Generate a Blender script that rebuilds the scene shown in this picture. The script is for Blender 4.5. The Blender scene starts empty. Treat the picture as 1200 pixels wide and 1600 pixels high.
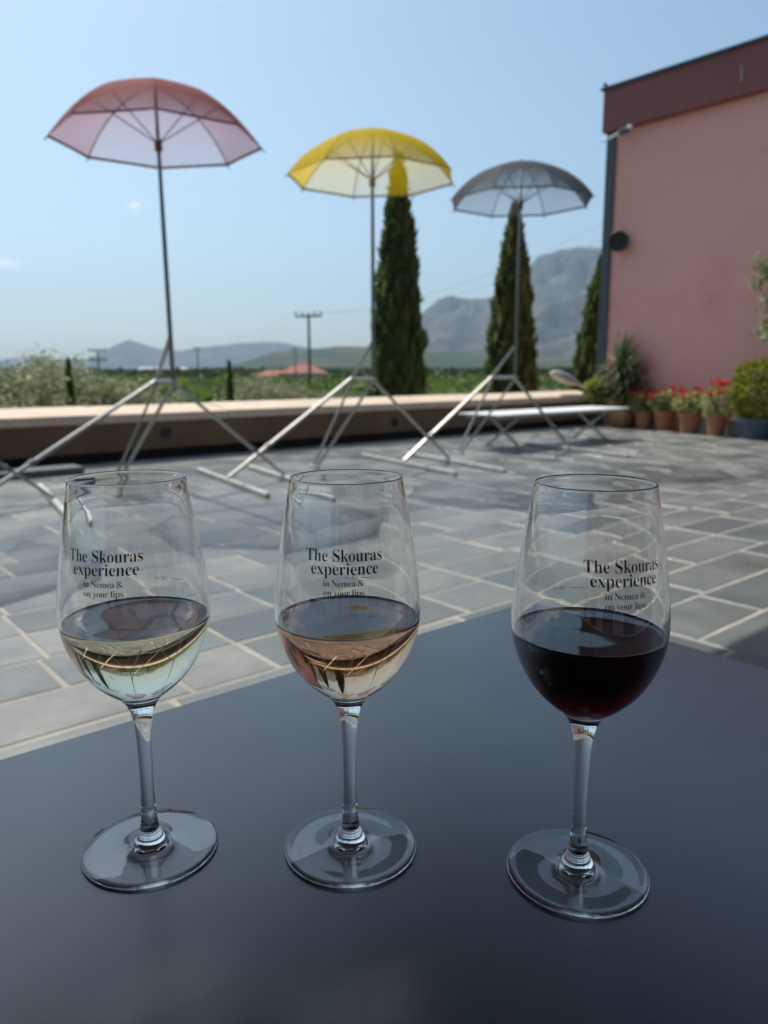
import bpy, math, random
import numpy as np
from mathutils import Vector, Matrix

# ------------------------------------------------------------------ camera, light, exposure
SC = bpy.context.scene
COL = SC.collection
random.seed(7)
RNG = np.random.default_rng(11)
rad = math.radians
HC = 0.99                       # eye height
PITCH, ROLL, FPX = rad(10.5), rad(0.15), 1200.0
_fw = Vector((0, math.cos(PITCH), -math.sin(PITCH)))
_rt = Vector((1, 0, 0)); _up = _rt.cross(_fw)
_r2 = math.cos(ROLL) * _rt - math.sin(ROLL) * _up
_u2 = math.cos(ROLL) * _up + math.sin(ROLL) * _rt
cd = bpy.data.cameras.new('camera')
cam = bpy.data.objects.new('camera', cd); COL.objects.link(cam)
M4 = Matrix.Identity(4)
for i in range(3):
    M4[i][0], M4[i][1], M4[i][2] = _r2[i], _u2[i], -_fw[i]
M4[2][3] = HC
cam.matrix_world = M4
cd.sensor_fit = 'VERTICAL'; cd.sensor_height = 36.0; cd.lens = 36.0 * FPX / 1600.0
cd.clip_start = 0.02; cd.clip_end = 40000
cd.dof.use_dof = True; cd.dof.focus_distance = 0.405; cd.dof.aperture_fstop = 27.0 / 2.45
SC.camera = cam

SUN_EL, SUN_YAW = rad(57), rad(-37)          # yaw measured from +Y towards +X
world = bpy.data.worlds.new('World'); SC.world = world; world.use_nodes = True
wn, wl = world.node_tree.nodes, world.node_tree.links
bg = wn['Background']
sky = wn.new('ShaderNodeTexSky'); sky.sky_type = 'NISHITA'; sky.sun_disc = False
sky.sun_elevation = SUN_EL; sky.sun_rotation = SUN_YAW
sky.air_density = 1.0; sky.dust_density = 1.9; sky.ozone_density = 1.9; sky.altitude = 300
bg.inputs[1].default_value = 0.077
# two tiny wisps of cloud low in the sky, placed by direction
geo = wn.new('ShaderNodeTexCoord')
def dirv(x, y):
    d = _fw + _r2 * ((x - 600) / FPX) - _u2 * ((y - 800) / FPX)
    return d.normalized()
wb = wn.new('ShaderNodeMix'); wb.data_type = 'RGBA'; wb.blend_type = 'MULTIPLY'; wb.inputs[0].default_value = 1
wl.new(sky.outputs[0], wb.inputs[6]); wb.inputs[7].default_value = (.93, 1.0, .93, 1)      # hazy summer sky, a little towards cyan
last = wb.outputs[2]
for (px, py, sx, sy, amt) in ((5, 411, 0.030, 0.0075, .8), (210, 321, 0.012, 0.0065, .65)):
    d = dirv(px, py); rr = d.cross(Vector((0, 0, 1))).normalized(); uu = rr.cross(d)
    def dot(v, s):
        a = wn.new('ShaderNodeVectorMath'); a.operation = 'DOT_PRODUCT'
        wl.new(geo.outputs['Generated'], a.inputs[0]); a.inputs[1].default_value = v / s
        return a.outputs['Value']
    comb = wn.new('ShaderNodeCombineXYZ')
    wl.new(dot(rr, sx), comb.inputs[0]); wl.new(dot(uu, sy), comb.inputs[1])
    ln = wn.new('ShaderNodeVectorMath'); ln.operation = 'LENGTH'; wl.new(comb.outputs[0], ln.inputs[0])
    nz = wn.new('ShaderNodeTexNoise'); nz.inputs['Scale'].default_value = 1.6; nz.inputs['Detail'].default_value = 5
    wl.new(comb.outputs[0], nz.inputs['Vector'])
    ad = wn.new('ShaderNodeMath'); ad.operation = 'MULTIPLY_ADD'
    wl.new(nz.outputs['Fac'], ad.inputs[0]); ad.inputs[1].default_value = 1.5; wl.new(ln.outputs['Value'], ad.inputs[2])
    mr = wn.new('ShaderNodeMapRange'); wl.new(ad.outputs[0], mr.inputs[0])
    mr.inputs[1].default_value = 1.6; mr.inputs[2].default_value = .7; mr.inputs[3].default_value = 0; mr.inputs[4].default_value = amt
    fr = wn.new('ShaderNodeVectorMath'); fr.operation = 'DOT_PRODUCT'
    wl.new(geo.outputs['Generated'], fr.inputs[0]); fr.inputs[1].default_value = d
    gt = wn.new('ShaderNodeMath'); gt.operation = 'GREATER_THAN'; wl.new(fr.outputs['Value'], gt.inputs[0]); gt.inputs[1].default_value = .5
    mu = wn.new('ShaderNodeMath'); mu.operation = 'MULTIPLY'; wl.new(mr.outputs[0], mu.inputs[0]); wl.new(gt.outputs[0], mu.inputs[1])
    mx = wn.new('ShaderNodeMix'); mx.data_type = 'RGBA'
    wl.new(mu.outputs[0], mx.inputs[0]); wl.new(last, mx.inputs[6]); mx.inputs[7].default_value = (9.5, 9.6, 9.8, 1)
    last = mx.outputs[2]
wl.new(last, bg.inputs[0])

sl = bpy.data.lights.new('sun', 'SUN'); sl.energy = 2.4; sl.angle = rad(0.53); sl.color = (1.0, .95, .87)
so = bpy.data.objects.new('sun', sl); COL.objects.link(so)
sdir = Vector((math.sin(SUN_YAW) * math.cos(SUN_EL), math.cos(SUN_YAW) * math.cos(SUN_EL), math.sin(SUN_EL)))
so.rotation_euler = sdir.to_track_quat('Z', 'Y').to_euler(); so.location = (0, 0, 50)

vs = SC.view_settings
vs.view_transform = 'Standard'; vs.look = 'None'; vs.gamma = 1; vs.use_curve_mapping = False
vs.exposure = 0.98
cy = SC.cycles
cy.max_bounces = 28; cy.transmission_bounces = 24; cy.glossy_bounces = 12; cy.diffuse_bounces = 3
cy.transparent_max_bounces = 24; cy.volume_bounces = 0
cy.use_denoising = True; cy.sample_clamp_indirect = 6.0; cy.blur_glossy = 0.3
SC.render.film_transparent = False

# ------------------------------------------------------------------ coordinates of the terrace
A = rad(49.9)
UX = Vector((math.sin(A), math.cos(A), 0)); VX = Vector((-math.cos(A), math.sin(A), 0))
def W(u, v, z=0.0):
    p = UX * u + VX * v
    return Vector((p.x, p.y, z))
def at(px, py, Y):                      # point on the pixel's ray at forward distance Y
    d = dirv(px, py); t = Y / d.y
    return Vector((d.x * t, Y, HC + d.z * t))

# ------------------------------------------------------------------ node materials
def mat(name):
    m = bpy.data.materials.new(name); m.use_nodes = True
    return m, m.node_tree.nodes, m.node_tree.links, m.node_tree.nodes['Principled BSDF']
def noise(n, l, scale, detail=4, rough=.55, coord='Object', stretch=None):
    tc = n.new('ShaderNodeTexCoord'); t = n.new('ShaderNodeTexNoise')
    t.inputs['Scale'].default_value = scale; t.inputs['Detail'].default_value = detail; t.inputs['Roughness'].default_value = rough
    src = tc.outputs[coord]
    if coord == 'World':
        pass
    if stretch:
        mp = n.new('ShaderNodeMapping'); mp.inputs['Scale'].default_value = stretch
        l.new(src, mp.inputs[0]); src = mp.outputs[0]
    l.new(src, t.inputs['Vector'])
    return t.outputs['Fac']
def ramp(n, l, fac, stops):
    r = n.new('ShaderNodeValToRGB'); l.new(fac, r.inputs[0])
    e = r.color_ramp.elements
    while len(e) < len(stops): e.new(.5)
    for k, (p, c) in enumerate(stops):
        e[k].position = p; e[k].color = (*c, 1)
    return r.outputs[0]
def bump(n, l, b, fac, strength, dist=.01):
    bp = n.new('ShaderNodeBump'); bp.inputs['Strength'].default_value = strength; bp.inputs['Distance'].default_value = dist
    l.new(fac, bp.inputs['Height']); l.new(bp.outputs[0], b.inputs['Normal'])
def simple(name, c1, c2=None, scale=8, rough=.6, metal=0, bmp=0, bscale=60, bdist=.003, spec=.5, stretch=None, p0=.35, p1=.65):
    m, n, l, b = mat(name)
    c2 = c2 or tuple(x * .8 for x in c1)
    l.new(ramp(n, l, noise(n, l, scale, stretch=stretch), [(p0, c1), (p1, c2)]), b.inputs['Base Color'])
    b.inputs['Roughness'].default_value = rough; b.inputs['Metallic'].default_value = metal
    b.inputs['Specular IOR Level'].default_value = spec
    if bmp: bump(n, l, b, noise(n, l, bscale), bmp, bdist)
    return m
def leafmat(name, cols, rough=.55, trans=.25, patch=0):
    m, n, l, b = mat(name)
    g = n.new('ShaderNodeNewGeometry')
    k = len(cols)
    c = ramp(n, l, g.outputs['Random Per Island'], [(i / max(1, k - 1), cc) for i, cc in enumerate(cols)])
    if patch:                           # neighbouring trees differ in tone
        tone = ramp(n, l, noise(n, l, patch, 3), [(.35, (.5,.62,.5)), (.5, (1,1,1)), (.66, (1.25,1.12,.9))])
        mm_ = n.new('ShaderNodeMix'); mm_.data_type = 'RGBA'; mm_.blend_type = 'MULTIPLY'; mm_.inputs[0].default_value = 1
        l.new(c, mm_.inputs[6]); l.new(tone, mm_.inputs[7]); c = mm_.outputs[2]
    l.new(c, b.inputs['Base Color']); b.inputs['Roughness'].default_value = rough
    b.inputs['Specular IOR Level'].default_value = .3
    tr = n.new('ShaderNodeBsdfTranslucent'); l.new(c, tr.inputs[0])
    mx = n.new('ShaderNodeMixShader'); mx.inputs[0].default_value = trans
    l.new(b.outputs[0], mx.inputs[1]); l.new(tr.outputs[0], mx.inputs[2])
    l.new(mx.outputs[0], n['Material Output'].inputs[0])
    return m

# ------------------------------------------------------------------ mesh collector
def onb(d):
    d = Vector(d).normalized()
    a = Vector((0, 0, 1)) if abs(d.z) < .95 else Vector((1, 0, 0))
    x = d.cross(a).normalized(); y = x.cross(d).normalized()
    return x, y, d
class MB:
    def __init__(s): s.v = []; s.f = []; s.m = []
    def quad(s, a, b, c, d, mi=0):
        k = len(s.v); s.v += [Vector(a), Vector(b), Vector(c), Vector(d)]; s.f.append((k, k+1, k+2, k+3)); s.m.append(mi)
    def poly(s, pts, mi=0):
        k = len(s.v); s.v += [Vector(p) for p in pts]; s.f.append(tuple(range(k, k+len(pts)))); s.m.append(mi)
    def hexa(s, p, mi=0):               # 8 corners: bottom 0-3 (ccw from above), top 4-7
        k = len(s.v); s.v += [Vector(q) for q in p]
        for f in ((3,2,1,0),(4,5,6,7),(0,1,5,4),(1,2,6,5),(2,3,7,6),(3,0,4,7)):
            s.f.append(tuple(k+i for i in f)); s.m.append(mi)
    def box(s, c, ax, ay, az, hx, hy, hz, mi=0):
        c = Vector(c); ax, ay, az = Vector(ax)*hx, Vector(ay)*hy, Vector(az)*hz
        s.hexa([c-ax-ay-az, c+ax-ay-az, c+ax+ay-az, c-ax+ay-az, c-ax-ay+az, c+ax-ay+az, c+ax+ay+az, c-ax+ay+az], mi)
    def uvbox(s, u0, u1, v0, v1, z0, z1, mi=0):
        s.hexa([W(u0,v0,z0), W(u1,v0,z0), W(u1,v1,z0), W(u0,v1,z0), W(u0,v0,z1), W(u1,v0,z1), W(u1,v1,z1), W(u0,v1,z1)], mi)
    def bar(s, a, b, w, h, up=(0,0,1), mi=0):   # rectangular tube from a to b
        a, b = Vector(a), Vector(b); d = (b-a).normalized()
        x = d.cross(Vector(up))
        if x.length < 1e-4: x = d.cross(Vector((1,0,0)))
        x.normalize(); y = x.cross(d)
        s.box((a+b)/2, x, d, y, w/2, (b-a).length/2, h/2, mi)
    def tube(s, pts, r, n=10, cap=True, mi=0):
        pts = [Vector(p) for p in pts]; rs = r if isinstance(r, (list, tuple)) else [r]*len(pts)
        base = len(s.v); x0 = None
        for i, p in enumerate(pts):
            d = (pts[min(i+1, len(pts)-1)] - pts[max(i-1, 0)]).normalized()
            if x0 is None: x0, _, _ = onb(d)
            x = (x0 - d * x0.dot(d)).normalized(); y = d.cross(x); x0 = x
            for k in range(n):
                a = 2*math.pi*k/n
                s.v.append(p + x*math.cos(a)*rs[i] + y*math.sin(a)*rs[i])
        for i in range(len(pts)-1):
            for k in range(n):
                s.f.append((base+i*n+k, base+i*n+(k+1)%n, base+(i+1)*n+(k+1)%n, base+(i+1)*n+k)); s.m.append(mi)
        if cap:
            s.f.append(tuple(base+k for k in reversed(range(n)))); s.m.append(mi)
            s.f.append(tuple(base+(len(pts)-1)*n+k for k in range(n))); s.m.append(mi)
    def lathe(s, prof, c=(0,0,0), n=32, mi=0):  # prof: (r,z) going along; ends at r=0 become poles
        c = Vector(c); rows = []
        for r, z in prof:
            if r < 1e-7:
                s.v.append(c + Vector((0,0,z))); rows.append([len(s.v)-1])
            else:
                k0 = len(s.v)
                for k in range(n):
                    a = 2*math.pi*k/n; s.v.append(c + Vector((r*math.cos(a), r*math.sin(a), z)))
                rows.append(list(range(k0, k0+n)))
        for A_, B_ in zip(rows[:-1], rows[1:]):
            for k in range(n):
                k2 = (k+1) % n
                if len(A_) == 1 and len(B_) == 1: continue
                if len(A_) == 1: f = (A_[0], B_[k2], B_[k])
                elif len(B_) == 1: f = (A_[k], A_[k2], B_[0])
                else: f = (A_[k], A_[k2], B_[k2], B_[k])
                s.f.append(f); s.m.append(mi)
    def arr(s, V, F, mi=0):
        k = len(s.v); s.v += [Vector(p) for p in V]
        s.f += [tuple(int(i)+k for i in f) for f in F]; s.m += [mi]*len(F)
    def build(s, name, mats, parent=None, origin=None, smooth=False, bevel=0, flip=False):
        o_ = Vector(parent.location) if parent is not None else (Vector(origin) if origin is not None else Vector((0,0,0)))
        if parent is not None and parent.parent is not None:
            o_ = parent.matrix_basis.translation + Vector(parent.parent.location)
        me = bpy.data.meshes.new(name)
        me.from_pydata([tuple(p - o_) for p in s.v], [], [tuple(reversed(f)) for f in s.f] if flip else s.f)
        ms = mats if isinstance(mats, (list, tuple)) else [mats]
        for m in ms: me.materials.append(m)
        if len(ms) > 1: me.polygons.foreach_set('material_index', s.m)
        if smooth: me.polygons.foreach_set('use_smooth', [True]*len(me.polygons))
        me.update()
        ob = bpy.data.objects.new(name, me); COL.objects.link(ob)
        if parent is not None: ob.parent = parent
        else: ob.location = o_
        if bevel:
            b = ob.modifiers.new('bevel', 'BEVEL'); b.width = bevel; b.segments = 2; b.limit_method = 'ANGLE'
        return ob
def tag(o, label=None, cat=None, group=None, kind=None):
    if label: o['label'] = label
    if cat: o['category'] = cat
    if group: o['group'] = group
    if kind: o['kind'] = kind
    return o
def thing(name, label, cat, loc, group=None):
    e = bpy.data.objects.new(name, None); COL.objects.link(e); e.location = loc; e.empty_display_size = .1
    return tag(e, label, cat, group)
def struct(name, mb, m, **k):
    return tag(mb.build(name, m, **k), kind='structure')

# fast leaf cloud: centres P (n,3), normals, sizes -> quads
def leaves(P, size, elong=1.6, up=0.0, seed=0, jitter=.35, along=None):
    r = np.random.default_rng(seed); n = len(P)
    d = r.normal(size=(n, 3)); d[:, 2] += up
    if along is not None: d = along + r.normal(size=(n, 3)) * jitter
    d /= np.linalg.norm(d, axis=1)[:, None]
    q = r.normal(size=(n, 3)); x = np.cross(d, q); x /= np.linalg.norm(x, axis=1)[:, None]
    s = (size * r.uniform(.6, 1.3, n))[:, None]
    a = P - x*s/2; b = P + d*s*elong*.5; c = P + x*s/2; e = P - d*s*elong*.5
    V = np.stack([a, e, c, b], 1).reshape(-1, 3)
    F = np.arange(4*n).reshape(n, 4)
    return V, F
def meshnp(name, V, F, mats, parent=None, origin=(0,0,0), mi=None):
    me = bpy.data.meshes.new(name)
    n = len(F); k = F.shape[1]
    me.vertices.add(len(V)); me.vertices.foreach_set('co', (V - np.array(origin)).astype(np.float32).ravel())
    me.loops.add(n*k); me.loops.foreach_set('vertex_index', F.astype(np.int32).ravel())
    me.polygons.add(n); me.polygons.foreach_set('loop_start', (np.arange(n)*k).astype(np.int32))
    for m in (mats if isinstance(mats, (list, tuple)) else [mats]): me.materials.append(m)
    me.update(calc_edges=True); me.validate()
    ob = bpy.data.objects.new(name, me); COL.objects.link(ob)
    if parent is not None: ob.parent = parent
    else: ob.location = origin
    return ob

# ------------------------------------------------------------------ materials
def paving_mat():
    m, n, l, b = mat('slate_paving')
    g = n.new('ShaderNodeNewGeometry')
    tone = ramp(n, l, g.outputs['Random Per Island'], [(0, (.09,.103,.102)), (.3, (.135,.147,.142)), (.7, (.168,.177,.17)), (1, (.225,.222,.203))])
    nz = noise(n, l, 2.2, 6, .6); nz2 = noise(n, l, 22, 5, .6, stretch=(1, 1.7, 1))
    mm = n.new('ShaderNodeMath'); mm.operation = 'MULTIPLY_ADD'; l.new(nz, mm.inputs[0]); mm.inputs[1].default_value = 1.15; mm.inputs[2].default_value = .2
    m3 = n.new('ShaderNodeMath'); m3.operation = 'MULTIPLY_ADD'; l.new(nz2, m3.inputs[0]); m3.inputs[1].default_value = .5; l.new(mm.outputs[0], m3.inputs[2])
    vm = n.new('ShaderNodeVectorMath'); vm.operation = 'SCALE'; l.new(tone, vm.inputs[0]); l.new(m3.outputs[0], vm.inputs['Scale'])
    l.new(vm.outputs[0], b.inputs['Base Color'])
    rr = n.new('ShaderNodeMapRange'); l.new(nz, rr.inputs[0]); rr.inputs[1].default_value = .3; rr.inputs[2].default_value = .7; rr.inputs[3].default_value = .26; rr.inputs[4].default_value = .52
    l.new(rr.outputs[0], b.inputs['Roughness'])
    bump(n, l, b, nz2, .35, .006)
    return m
PAVE = paving_mat()
GROUT = simple('pale_grout', (.47,.43,.37), (.33,.31,.275), scale=5, rough=.9, bmp=.3, bscale=90)
TAN = simple('tan_coping', (.74,.58,.42), (.64,.50,.36), scale=3, rough=.75, bmp=.15)
BROWN = simple('brown_render', (.20,.12,.062), (.145,.088,.047), scale=1.1, rough=.8, bmp=.15)
DARKGAP = simple('dark_plinth', (.03,.027,.025), rough=.9)
PINK = None
def pink_mat():
    m, n, l, b = mat('pink_render')
    nz = noise(n, l, .7, 5, .6); nf = noise(n, l, 3, 5, .6, stretch=(1, 1, 9))
    a = n.new('ShaderNodeMath'); a.operation = 'MULTIPLY_ADD'; l.new(nf, a.inputs[0]); a.inputs[1].default_value = .45; l.new(nz, a.inputs[2])
    st = noise(n, l, .9, 7, .65, stretch=(1.6, 1.6, .16))
    a2 = n.new('ShaderNodeMath'); a2.operation = 'MULTIPLY_ADD'; l.new(st, a2.inputs[0]); a2.inputs[1].default_value = .5; l.new(a.outputs[0], a2.inputs[2])
    l.new(ramp(n, l, a2.outputs[0], [(.62, (.70,.305,.265)), (.85, (.82,.365,.315)), (1.15, (.85,.41,.35))]), b.inputs['Base Color'])
    b.inputs['Roughness'].default_value = .75
    bump(n, l, b, noise(n, l, 4, 3, .5, stretch=(.2, .2, 10)), .35, .01)
    return m
PINK = pink_mat()
MAROON = simple('maroon_fascia', (.25,.075,.068), (.20,.062,.06), scale=1.2, rough=.55)
DKGREY = simple('dark_grey_metal', (.075,.085,.095), rough=.45)
ROOFG = simple('grey_roof', (.2,.19,.18), rough=.8)
AWN = simple('dark_awning_soffit', (.035,.032,.03), (.028,.026,.025), scale=3, rough=.7)
POSTG = simple('galvanised_pole', (.20,.235,.225), (.16,.19,.185), scale=6, rough=.38, metal=.35)
LEGM = simple('weathered_frame_paint', (.44,.42,.39), (.34,.33,.31), scale=7, rough=.36, metal=.6)
BARW = simple('white_painted_bar', (.62,.60,.56), (.48,.46,.43), scale=9, rough=.45)
JOINT = simple('joint_clamp', (.22,.2,.18), rough=.5, metal=.5)
WHITE = simple('white_slat_paint', (.88,.88,.87), (.82,.82,.81), scale=6, rough=.45)
LAMPG = simple('pale_lamp_housing', (.5,.49,.47), (.42,.41,.40), scale=10, rough=.4)
BLACK = simple('black_plastic', (.02,.02,.022), rough=.5)
TERRA = simple('terracotta', (.52,.2,.095), (.40,.15,.075), scale=14, rough=.8, bmp=.2)
OCHRE = simple('ochre_glaze', (.46,.27,.095), (.34,.19,.07), scale=9, rough=.4)
BLUEP = simple('blue_grey_pot', (.07,.095,.125), (.05,.07,.1), scale=9, rough=.5)
BLOCK = simple('pale_stone_block', (.5,.47,.43), (.38,.36,.33), scale=14, rough=.9, bmp=.3)
SOIL = simple('soil', (.05,.035,.025), rough=1)
BARK = simple('bark', (.13,.10,.075), (.07,.055,.04), scale=20, rough=.95, bmp=.6, bdist=.01)
WOODP = simple('weathered_pole_wood', (.19,.165,.14), (.13,.115,.1), scale=5, rough=.9)
PLANK = simple('grey_plank', (.12,.125,.135), rough=.7)
REDROOF = simple('red_roof_tile', (.40,.13,.09), (.32,.10,.075), scale=1.5, rough=.8)
HOUSEW = simple('pale_house_wall', (.5,.47,.43), rough=.9)
GLASSW = simple('window_dark_glass', (.03,.04,.05), rough=.08)
CYP = leafmat('cypress_leaf', [(.06,.085,.028), (.095,.13,.04), (.13,.165,.052), (.18,.205,.075)], trans=.5)
CYPB = leafmat('young_cypress_leaf', [(.10,.13,.032), (.15,.17,.05)], trans=.4)
OLV = leafmat('olive_leaf', [(.17,.19,.09), (.26,.28,.14), (.35,.355,.2), (.44,.44,.28)], trans=.48, rough=.42)
ORCH = leafmat('orchard_leaf', [(.09,.15,.03), (.14,.21,.045), (.2,.26,.07)], trans=.45, patch=.09)
DARKT = leafmat('far_tree_leaf', [(.04,.065,.026), (.06,.09,.034), (.08,.11,.042)], trans=.35, patch=.02)
BOX = leafmat('box_leaf', [(.12,.15,.018), (.26,.28,.03), (.44,.44,.06)], trans=.45)
GERL = leafmat('geranium_leaf', [(.2,.26,.07), (.36,.4,.15), (.56,.56,.3)], trans=.45)
GERF = leafmat('geranium_petal', [(.7,.012,.025), (.85,.02,.035), (.8,.04,.07)], trans=.3)
YUC = leafmat('yucca_leaf', [(.06,.09,.04), (.16,.2,.07), (.62,.62,.45)], trans=.4)
YGR = leafmat('yellow_green_leaf', [(.2,.26,.05), (.38,.42,.1), (.5,.5,.18)], trans=.5)

# ------------------------------------------------------------------ SETTING: ground, terrace
PLAIN = -3.2
def ground_mat():
    m, n, l, b = mat('valley_ground')
    c = ramp(n, l, noise(n, l, .018, 6, .6), [(.35, (.05,.085,.022)), (.5, (.085,.115,.035)), (.6, (.15,.14,.07)), (.68, (.06,.09,.03))])
    l.new(c, b.inputs['Base Color']); b.inputs['Roughness'].default_value = 1; b.inputs['Specular IOR Level'].default_value = .1
    return m
g = MB()
R_ = 11500; N_ = 64
g.poly([(R_*math.cos(2*math.pi*k/N_), R_*math.sin(2*math.pi*k/N_), PLAIN) for k in range(N_)])
struct('ground', g, ground_mat())

t = MB(); t.uvbox(-9, 24, -8, 8.9, PLAIN-.02, -.0012)
struct('terrace', t, GROUT)
# random-length stone setts in rows, left field on one gauge, right field on another
pv = MB()
def stone(u0, u1, v0, v1):
    g_ = .0085; z = .0012 + random.random()*.0006
    j = lambda: (random.random()-.5)*.007
    u0, u1, v0, v1 = u0+g_, u1-g_, v0+g_, v1-g_
    c = [(u0+j(), v0+j()), (u1+j(), v0+j()), (u1+j(), v1+j()), (u0+j(), v1+j())]
    e = .004
    k = len(pv.v)
    cu, cv = (u0+u1)/2, (v0+v1)/2
    pv.v += [W(a, b, -.0018) for a, b in c] + [W(a-e*(1 if a > cu else -1), b-e*(1 if b > cv else -1), z) for a, b in c]
    for f in ((4,5,6,7),(0,1,5,4),(1,2,6,5),(2,3,7,6),(3,0,4,7)):
        pv.f.append(tuple(k+i for i in f)); pv.m.append(0)
known = {2.105: [.37, 1.0, 1.317, 2.24], 2.41: [.12, .713, 1.317, 1.92, 2.24], 2.715: [.28, .745, 1.29, 1.665, 2.235], 3.02: [.18, .75, 1.36, 1.68, 2.3], 3.325: [.2,.77, 1.4, 2.0]}
def row(v0, v1, ua, ub, fixed=None):
    u = ua; cuts = [ua]
    while u < ub:
        u += random.choice((.46, .55, .61, .61, .76, .92))
        cuts.append(min(u, ub))
    if fixed:
        lo, hi = min(fixed)-.28, max(fixed)+.28
        cuts = sorted([c for c in cuts if c < lo or c > hi] + list(fixed))
    if cuts[-1] - cuts[-2] < .12: cuts.pop(-2)
    for a, b in zip(cuts[:-1], cuts[1:]): stone(a, b, v0, v1)
k = -20
while True:
    v0 = 2.105 + .305*k; v1 = v0 + .305
    if v1 > 8.15: break
    fx = known.get(round(v0, 3))
    if .9 < v0 < 3.3: row(v0, v1, -4, 2.63, fx)
    else: row(v0, v1, -4.6, 12.0, fx)
    k += 1
vv = 3.325
rows = []
while vv > .97: rows.append(vv); vv -= .285
for a in rows:
    fx = {1: [2.63+.17, 3.44, 4.13, 4.44], 2: [3.0, 3.45, 4.1, 4.5]}.get(0)
    row(max(a-.285, .885), a, 2.63, 12.0)
struct('terrace_paving', pv, PAVE)

# ------------------------------------------------------------------ parapet wall
pa = thing('parapet_wall', 'low brown parapet wall with sunlit tan coping along the terrace edge', 'wall', W(4, 8.4, 0))
b = MB()
for k in range(12):
    ua, ub = -6+k*1.5+.003, -6+(k+1)*1.5-.003
    dz = (.0, .003, -.002, .002)[k % 4]
    b.hexa([W(ua,8.2,.43), W(ub,8.2,.43), W(ub,8.72,.43), W(ua,8.72,.43), W(ua,8.2,.525+dz), W(ub,8.2,.525+dz), W(ub,8.72,.60+dz), W(ua,8.72,.60+dz)])
b.build('coping', TAN, pa, bevel=.012)
b = MB(); b.uvbox(-6, 12.0, 8.225, 8.6, .125, .428); b.build('wall_face', BROWN, pa)
b = MB(); b.uvbox(-6, 12.0, 8.34, 8.58, -.003, .124); b.build('plinth', DARKGAP, pa)
for (u_, z_) in ((3.71, .30), (7.12, .26), (10.5, .27), (.3, .30)):
    b = MB(); c = W(u_, 8.222, z_); n_ = -VX
    ring = [c + (UX*math.cos(q) + Vector((0,0,1))*math.sin(q))*.062 for q in np.linspace(0, 2*math.pi, 20, endpoint=False)]
    rin = [c + (UX*math.cos(q) + Vector((0,0,1))*math.sin(q))*.042 for q in np.linspace(0, 2*math.pi, 20, endpoint=False)]
    for k in range(20):
        k2 = (k+1) % 20
        b.quad(ring[k]+n_*.001, ring[k2]+n_*.001, ring[k2]+n_*.014, ring[k]+n_*.014)
        b.quad(ring[k]+n_*.014, ring[k2]+n_*.014, rin[k2]+n_*.012, rin[k]+n_*.012)
    b.poly([p+n_*.006 for p in rin])
    b.build('recessed_light', BLACK, pa)

# ------------------------------------------------------------------ pink building to the right
bd = thing('pink_building', 'pink rendered building with maroon roof band at the right', 'building', W(12, 8, 0))
b = MB(); b.uvbox(12, 24, -6, 8.25, -.02, 4.93); b.build('wall', PINK, bd)
b = MB(); b.uvbox(11.87, 24.1, -6.1, 8.32, 4.93, 5.60); b.build('fascia', MAROON, bd, bevel=.01)
b = MB(); b.uvbox(11.83, 24.14, -6.14, 8.36, 5.60, 5.64); b.build('roof_edge', DKGREY, bd)
b = MB(); b.uvbox(11.955, 12.06, 8.1, 8.28, -.003, 4.93); b.build('corner_post', DKGREY, bd, bevel=.012)
b = MB(); b.tube([W(11.86,5.95,5.12), W(11.86,5.95,5.34)], .012); b.build('bracket', LAMPG, bd)
b = MB(); b.tube([W(12.0,8.3,5.62), W(11.9,8.34,5.73)], .03); b.build('vent_pipe', DKGREY, bd)
# wall-mounted loudspeaker
sp = thing('wall_speaker', 'round black loudspeaker mounted high on the pink wall', 'speaker', W(11.95, 7.85, 3.12))
c0 = W(11.83, 7.86, 3.12); ax = (-UX*.8 - VX*.55 + Vector((0,0,-.15))).normalized(); x_, y_, _ = onb(ax)
b = MB()
def disc_lathe(mb, c, ax, prof, n=24):
    x, y, d = onb(ax)
    t_ = MB(); t_.lathe(prof, n=n)
    mb.arr([c + x*p.x + y*p.y + d*p.z for p in t_.v], t_.f)
disc_lathe(b, c0, ax, [(0,-.14),(.09,-.14),(.14,-.09),(.165,0),(.17,.05),(.16,.065),(.15,.06)])
b.build('housing', BLACK, sp, smooth=True)
b = MB(); disc_lathe(b, c0, ax, [(.149,.058),(.10,.03),(.05,.02),(.035,.04),(0,.045)]); b.build('grille', BLACK, sp, smooth=True)
b = MB(); b.bar(W(11.998,7.86,3.14), c0 - ax*.1, .05, .05); b.build('bracket', BLACK, sp)
# security floodlight on white arm under the fascia
fl = thing('security_light', 'small white arm light under the maroon band at the building corner', 'light', W(11.95, 8.1, 4.85))
b = MB(); b.tube([W(11.99,8.02,4.84), W(11.8,8.02,4.82), W(11.8,8.26,4.77)], .018); b.tube([W(11.8,8.02,4.82), W(11.74,7.84,4.86)], .016); b.build('arm', WHITE, fl)
b = MB(); b.box(W(11.74,7.8,4.83), UX, VX, (0,0,1), .05, .08, .04); b.build('lamp_head', DKGREY, fl, bevel=.015)
b = MB(); b.box(W(11.74,7.7,4.87), UX, VX, (0,0,1), .03, .045, .03); b.build('sensor', WHITE, fl, bevel=.015)

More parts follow.
